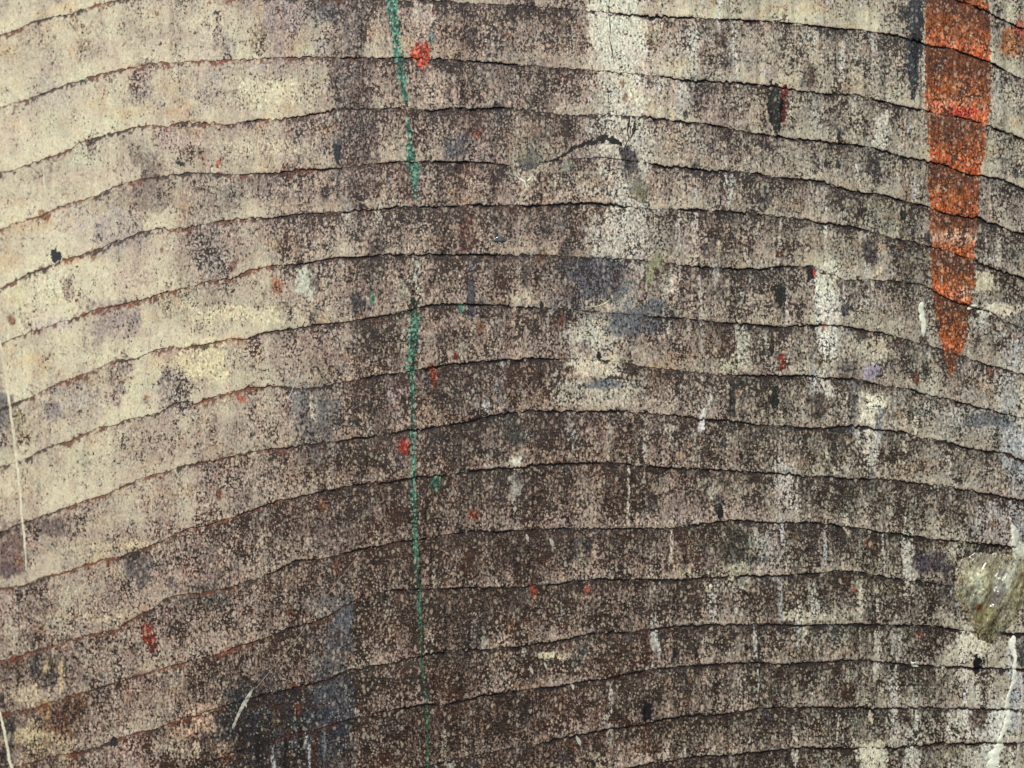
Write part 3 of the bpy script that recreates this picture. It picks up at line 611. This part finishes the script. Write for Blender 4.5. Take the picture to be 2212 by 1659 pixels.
SPOTS = [
 # cx, cy, rx, ry, colour, dark, label, lean, drop, wear
 (910,118,22,26,(216,92,62),(110,34,24),'round orange red paint spot',0,.3,.35),
 (875,966,13,20,(150,44,28),(60,20,14),'small dark red paint spot',0,.3,.4),
 (322,1376,14,30,(140,54,42),(70,28,22),'smudged dull red paint spot',-.25,.1,.45),
 (1693,228,10,44,(128,48,36),(60,22,18),'narrow red paint mark beside a black one',0,.3,.55),
 (1690,780,8,24,(138,48,28),(60,20,16),'thin rust red paint mark',0,.2,.45),
 (935,812,9,26,(142,66,42),(80,30,22),'short rust red paint run',-.05,.4,.5),
 (472,352,4,14,(196,90,56),(120,40,30),None,.3,0,.2),
 (1757,590,4,14,(196,60,34),(120,30,20),None,0,0,.2),
 (985,768,5,9,(150,50,34),(70,20,16),None,0,0,.3),
 (1677,236,16,58,(34,36,30),(14,14,12),'tall black paint mark',-.04,.5,.5),
 (1683,632,15,29,(44,46,38),(16,16,14),'dark oval paint spot',0,.1,.5),
 (1674,858,10,24,(34,38,34),(14,14,14),'dark oval paint spot',0,.1,.5),
 (1976,60,17,70,(62,66,70),(30,32,36),'slate grey paint run beside the red wedge',0,0,.5),
 (1973,150,14,66,(58,64,68),(28,30,34),'slate grey paint run beside the red wedge',.02,.5,.5),
 (1667,750,5,22,(34,30,28),(12,12,12),None,0,0,.3),
 (1396,1536,10,22,(22,22,24),(10,10,10),'small black paint spot',0,0,.2),
 (2111,1435,9,20,(24,20,20),(10,10,10),'small black paint spot',0,.2,.1),
 (122,552,13,14,(48,56,62),(24,28,32),'small black paint spot',0,0,.2),
 (728,335,6,18,(40,48,52),(20,24,24),None,0,0,.3),
 (1750,590,7,18,(30,26,26),(12,12,12),None,0,0,.3),
 (247,1603,7,12,(46,44,48),(20,20,24),None,0,0,.3),
 (1784,354,5,9,(46,44,42),(18,18,18),None,0,0,.2),(1811,356,5,9,(44,44,40),(18,18,18),None,0,0,.2),
 (1812,295,5,11,(40,44,34),(18,18,18),None,0,0,.2),(1951,465,5,12,(40,46,34),(18,18,18),None,0,0,.2),
 (1580,860,5,42,(36,34,30),(14,14,14),None,0,.3,.4),
 (388,352,8,7,(46,54,50),(20,24,22),None,-.6,0,.2),
 (943,1043,15,20,(50,96,78),(24,44,38),'small green paint drop',0,.5,.35),
 (804,647,6,13,(86,140,116),(40,80,66),None,0,.3,.3),(995,668,9,12,(84,132,112),(40,70,60),None,0,.4,.35),
 (932,82,7,13,(88,112,104),(50,60,60),None,0,.4,.4),(1170,660,4,12,(36,36,32),(20,20,20),None,0,0,.2),
 (1293,770,6,11,(34,28,28),(14,10,10),None,0,0,.1),(1555,1104,5,14,(38,36,34),(14,14,14),None,0,0,.2),
 (2163,1452,6,10,(50,40,40),(20,16,18),None,0,0,.2),
]
for (cx, cy, rx, ry, c, dk, lb, lean, drop, wr) in SPOTS:
    paint('paint_spot', oval_mask(cx, cy, rx, ry, lean, drop), c, lb, wr + (.15 if sum(c) > 200 else -.05), dk, .4, None, hole=.16 if sum(c) > 200 else .10, cut=.44 if sum(c) > 200 else .42, seed=int(cx) % 7, bbox=(cx - rx * 1.8 - 8, cy - ry * 1.5 - 6, cx + rx * 1.8 + 8, cy + ry * 1.5 + 6))

# ------------------------------------------------------------------ thick drips, scratches, glue: domed ribbons that follow the surface
def ribbon(name, pts, mat, thick=1.5, label=None, wob=.15, seed=1, nc=9, step=2.0):
    P = np.array(pts, float); d = np.r_[0, np.cumsum(np.hypot(np.diff(P[:, 0]), np.diff(P[:, 1])))]
    n = max(6, int(d[-1] / step)); s = np.linspace(0, d[-1], n)
    x = np.interp(s, d, P[:, 0]); y = np.interp(s, d, P[:, 1]); w_ = np.interp(s, d, P[:, 2])
    x += w_ * .5 * fbm(s / 16, s * 0 + seed, seed, 3) ; 
    dx = np.gradient(x); dy = np.gradient(y); l = np.hypot(dx, dy) + 1e-6
    nx_, ny_ = -dy / l, dx / l
    endt = np.sqrt(np.clip(np.minimum(s, d[-1] - s) / (np.max(w_) + 2), 0, 1))
    v = np.linspace(-1, 1, nc)
    wl = w_ * endt * (1 + wob * 2 * fbm(s / 9, s * 0, seed + 2, 3)); wr = w_ * endt * (1 + wob * 2 * fbm(s / 9, s * 0 + 9, seed + 4, 3))
    off = np.where(v[None, :] < 0, v[None, :] * wl[:, None], v[None, :] * wr[:, None])
    X = x[:, None] + nx_[:, None] * off; Y = y[:, None] + ny_[:, None] * off
    prof = np.sqrt(np.clip(1 - v ** 2, 0, 1))[None, :]
    Z = surf_z(X, Y) + 0.1 + thick * prof * (endt * (.75 + .35 * fbm(s / 14, s * 0, seed + 5, 3)))[:, None]
    Z[:, 0] -= 1.0; Z[:, -1] -= 1.0
    idx = np.arange(X.size).reshape(X.shape)
    q = np.stack([idx[:-1, :-1], idx[:-1, 1:], idx[1:, 1:], idx[1:, :-1]], -1).reshape(-1, 4)
    return mesh_obj(name, world(X, Y, Z).reshape(-1, 3), q, mat, root, label=label)

M_WHITE = plain('off white paint', (236, 238, 218), .45, var=.18, sc=9, bump=.5)
M_CHALK = plain('chalky white paint', (188, 184, 168), .6, var=.35, sc=14, bump=.5)
M_SCR = plain('bare scratch', (236, 226, 196), .5, var=.2)
M_HAIR = plain('fine scratch', (172, 154, 130), .5, var=.2)
M_CRACK = plain('dark crack', (30, 26, 26), .7, var=.2)
M_GLUE = plain('clear yellowed glue', (150, 140, 96), .16, .45, .5, .35, 3, .7)
M_OLIVE = plain('cloudy yellowed glue', (150, 146, 116), .30, .25, .3, .35, 4, .9)

ribbon('paint_drip', [(2189,1372,9),(2187,1400,9),(2193,1425,4),(2191,1470,5),(2184,1490,3),(2176,1510,5),(2177,1560,8),(2164,1590,5),(2158,1610,9),(2148,1640,12),(2145,1700,12)], M_WHITE, 2.0, 'long white paint drip', .35, 2)
ribbon('paint_drip', [(2186,1132,6),(2196,1160,8),(2190,1185,7),(2200,1210,10)], M_WHITE, 2.0, 'short white paint drip above the glue lump', .4, 4)
ribbon('paint_drip', [(1993,652,9),(1991,664,6),(1993,700,6),(1994,728,4)], M_WHITE, 1.4, 'short white paint drip', .3, 6)
ribbon('paint_drip', [(2052,666,2),(2040,672,0)][::-1] + [(2095,662,7),(2110,658,4)], M_WHITE, 1.2, None, .3, 3) if False else None
ribbon('paint_drip', [(2088,668,4),(2096,664,5),(2112,660,3)], M_WHITE, 1.2, None, .3, 3)
ribbon('paint_drip', [(1968,1428,4),(1976,1436,7),(1984,1440,4)], M_WHITE, 1.4, None, .4, 8)
ribbon('paint_drip', [(1522,880,2),(1520,896,4),(1519,912,3)], M_WHITE, 1.0, None, .3, 3)
ribbon('paint_drip', [(2198,1690,6),(2200,1600,4),(2206,1540,3)], M_CHALK, .9, None, .5, 1)
for (x, y, a, r) in ((1104,1000,8,4),(1180,1440,10,4),(1148,1448,10,4),(1192,1172,10,5),(1140,1162,9,4),(1236,1482,9,4),(530,1520,9,3),(1250,1600,12,5)):
    ribbon('paint_spot', [(x - a * .4, y - a, r * .6), (x, y, r), (x + a * .3, y + a, r * .5)], M_CHALK, 1.0, None, .5, int(x) % 9)

ribbon('scratch', [(-8,715,2.6),(3,750,3.2),(16,840,3.4),(28,930,3.4),(38,1010,3.6),(46,1100,3.0),(54,1180,2.4),(57,1235,1.6)], M_SCR, .8, 'long pale scratch at the edge of the cream area', .2, 5)
ribbon('scratch', [(0,1535,2.6),(12,1600,3.6),(24,1659,4.0),(36,1730,3.5)], M_SCR, .8, 'pale scratch in the brown corner', .2, 6)
ribbon('scratch', [(835,1128,.5),(780,1192,.6),(720,1268,.6),(655,1362,.7),(600,1430,.7),(552,1488,.9)], M_HAIR, .4, 'hair thin slanting scratch', .1, 7)
ribbon('scratch', [(548,1488,3),(536,1505,4.5),(522,1530,4),(510,1556,3.5),(502,1575,2)], M_CHALK, 1.0, 'thick pale end of the slanting scratch', .4, 8)
ribbon('scratch', [(330,640,1.2),(326,700,1.6),(320,760,1.2),(306,860,1.0),(292,895,1.4)], plain('faint scuff', (206, 200, 184), .4), .3, 'faint upright scuff', .3, 2)
ribbon('scratch', [(648,805,2.0),(636,830,1.4),(620,870,1.2),(612,885,1)], plain('grey scuff', (196, 192, 184), .4), .4, None, .3, 3)
ribbon('scratch', [(90,300,1.5),(96,400,1.8),(106,455,1.5)], plain('cream scuff', (224, 214, 188), .4), .3, None, .3, 3)

ribbon('crack', [(1317,-10,1.4),(1314,30,.7),(1319,60,1.3),(1317,85,.6),(1322,110,1.6),(1327,138,.6)], M_CRACK, .15, 'fine dark upright crack', .4, 2)
ribbon('crack', [(1361,250,2),(1355,280,2.8),(1358,300,1.0),(1349,320,1.6),(1352,345,.7),(1351,370,1.2),(1357,402,.6)], M_CRACK, .15, 'fine dark upright crack', .4, 3)
ribbon('crack', [(1372,262,3),(1368,282,4),(1362,300,2)], M_CRACK, .2, None, .4, 3)
def arch(x, y):
    px = [1180,1210,1235,1262,1288,1310,1326,1344]; py = [352,340,322,312,301,299,303,312]; pw = [2,4,6,6,9,10,9,4]
    c = np.interp(x, px, py); w_ = np.interp(x, px, pw, left=0, right=0)
    return np.where(w_ > 0, 1.0 - .5 * np.abs(y - c) / np.maximum(w_, .1), 0)
paint('crack', arch, (30, 28, 27), 'black arched crack', .1, (14, 13, 12), .3, None, hole=.26, seed=4, bbox=(1175, 285, 1350, 365))
ribbon('crack', [(1209,885,1),(1210,920,1.2),(1212,960,1)], M_CRACK, .15, None, .4, 5)

# chipped and glued places
M_GLUEC = surface_material('cloudy clear glue', 0.25, 0.7, 0.12, .4)
def lump(name, cx, cy, outline, thick, base_col, spots, label=None, seed=1, nr=60, na=150, fold=1.0, wear=.2):
    """glue: a closed outline (angle, radius), thin at the rim, with folds; its cloudiness is coloured by spots"""
    A = np.linspace(0, 2 * np.pi, na, endpoint=False)
    oa = np.array([o[0] for o in outline], float); orr = np.array([o[1] for o in outline], float)
    R = np.interp(np.degrees(A), oa, orr, period=360) * (1 + .13 * fbm(np.cos(A) * 4, np.sin(A) * 4, seed, 5, .75))
    r = np.linspace(0, 1, nr)[:, None]
    X = cx + r * R * np.cos(A)[None, :]; Y = cy + r * R * np.sin(A)[None, :]
    dome = np.clip(1 - r ** 3.6, 0, 1)
    folds = fold * (0.8 * fbm((X + Y * .45) / 20, (Y - X * .3) / 70, seed, 4) + .20 * fbm(X / 7, Y / 10, seed + 3, 3))
    Z = surf_z(X, Y) * (1 - dome) + (bulk(X, Y) - DENT(X, Y) * .6) * dome + .35 - 1.4 * (r > .995) + thick * dome * (.7 + folds)
    col = np.zeros(X.shape + (3,)) + np.array(base_col, float)
    for (sx, sy, rx, ry, c, a, lean) in spots:
        xx = X - sx - lean * (sy - Y); yy = Y - sy
        d = np.sqrt((xx / rx) ** 2 + (yy / ry) ** 2) + .35 * fbm(X / 12, Y / 20, int(sx) % 9, 4, .6)
        al = (a * (1 - sm(.5, 1.2, d)))[..., None]; col = col * (1 - al) + np.array(c, float) * al
    col = col * (1 + .16 * fbm(X / 8, Y / 26, seed + 2, 4, .65))[..., None]
    W = np.zeros(X.shape) + wear * .7 + .5 * r ** 3; edge = (.85 * r ** 3.2 * vnoise(X / 14, Y / 14, 4) * 1.6).clip(0, .9)[..., None]; col = col * (1 - edge) + np.array([146, 138, 122.]) * edge; D = np.zeros(X.shape + (3,)) + lin(np.array([52, 46, 34.]))
    idx = np.arange(X.size).reshape(X.shape); nxt = np.roll(idx, -1, axis=1)
    q = np.stack([idx[:-1], nxt[:-1], nxt[1:], idx[1:]], -1).reshape(-1, 4)[:, ::-1]
    return mesh_obj(name, world(X, Y, Z).reshape(-1, 3), q, M_GLUEC, root, (lin(np.clip(col, 8, 236)).reshape(-1, 3), W.ravel(), D.reshape(-1, 3)), label=label)
# angles: 0 = right, 90 = down
lump('glue_lump', 2140, 1270, [(0,96),(30,80),(50,84),(70,100),(90,122),(103,118),(115,92),(140,78),(165,76),(190,76),(205,84),(220,90),(240,84),(270,76),(300,80),(330,100)], 11,
     (150, 144, 112), [(2075,1225,34,34,(180,172,134),.7,0),(2062,1262,20,40,(176,166,126),.6,0),(2098,1290,22,50,(150,152,132),.6,-.3),
     (2110,1248,26,26,(218,218,180),.95,0),(2116,1275,14,34,(208,210,184),.8,-.1),(2178,1250,18,42,(208,210,188),.9,.25),(2154,1262,12,30,(196,198,180),.7,0),(2165,1236,14,10,(140,132,128),.6,0),
     (2152,1294,20,20,(112,104,102),.85,0),(2163,1272,10,18,(120,112,110),.6,0),(2125,1345,30,52,(112,104,66),.9,.1),(2146,1360,14,40,(96,92,62),.7,0),(2136,1330,12,18,(158,152,104),.6,0),
     (2195,1300,12,80,(138,128,86),.85,.35),(2178,1330,10,60,(150,148,120),.6,.35),(2160,1330,14,20,(150,144,118),.5,0),(2115,1312,9,9,(84,42,24),.95,0)],
     'cloudy cream and olive glue lump narrowing downwards', 3)
ribbon('scratch', [(2133,1270,.8),(2126,1283,2),(2117,1294,1.5)], plain('cream glint', (222, 214, 170), .35), 9, None, .3, 3)  # painted highlight on the glue lump, built as a thin cream ribbon
lump('paint_spot', 2206, 1192, [(0,30),(60,20),(90,16),(130,22),(180,20),(230,24),(270,22),(320,28)], 2.5, (216, 222, 200), [], 'thick white paint blob above the glue lump', 6, fold=.5, wear=.05)
lump('glue_smear', 1362, 402, [(0,40),(30,44),(50,48),(70,30),(90,24),(150,26),(180,30),(210,50),(240,46),(270,26),(300,22),(330,28)], 1.6,
     (150, 146, 128), [(1345,420,22,20,(156,138,106),.8,0),(1390,420,14,16,(112,104,66),.8,-.6),(1350,400,20,16,(182,182,170),.7,0),(1325,375,20,14,(128,130,120),.6,0)], 'glossy clear glue smear over a chip', 7, fold=1.3, wear=.45)
lump('glue_smear', 1143, 344, [(0,26),(40,24),(80,30),(120,26),(180,24),(220,28),(270,36),(320,22)], 1.8, (120, 116, 104), [(1128,325,12,20,(184,172,142),.8,0),(1140,358,20,10,(84,86,88),.8,0)], None, 8, fold=1.2, wear=.4)
lump('glue_smear', 1228, 372, [(0,16),(60,20),(90,30),(180,16),(270,30)], 1.8, (142, 142, 124), [(1226,372,9,12,(150,166,168),.7,0),(1224,385,14,6,(214,212,168),.8,0)], None, 9, fold=1.2, wear=.4)
lump('glue_smear', 1415, 590, [(0,14),(90,50),(180,14),(270,50)], 1.4, (150, 148, 118), [(1412,585,8,22,(190,188,140),.7,0)], None, 2, fold=1.2, wear=.5)
ribbon('glint', [(1121,376,.6),(1130,383,1.6),(1137,392,2.4),(1138,400,.8)], M_WHITE, 1.2, None, .5, 4) if False else None
ribbon('scratch', [(1110,372,.6),(1122,386,1.4),(1134,392,2.2),(1137,404,1.0)], M_WHITE, 1.0, 'small branching white scratch', .5, 4)
ribbon('scratch', [(1152,376,.8),(1144,388,1.4),(1137,392,1.6)], M_WHITE, .9, None, .5, 5)
ribbon('glue_smear', [(1062,520,3),(1080,516,7),(1096,520,4)], plain('slate glue', (96, 104, 104), .2, .1, .5), 2.5, None, .3, 4)
ribbon('scratch', [(1262,664,1),(1290,662,1.5),(1310,655,1.6),(1318,646,1.2)], plain('yellow scratch', (214, 206, 150), .35), .8, 'short curved yellowish scratch', .3, 4)
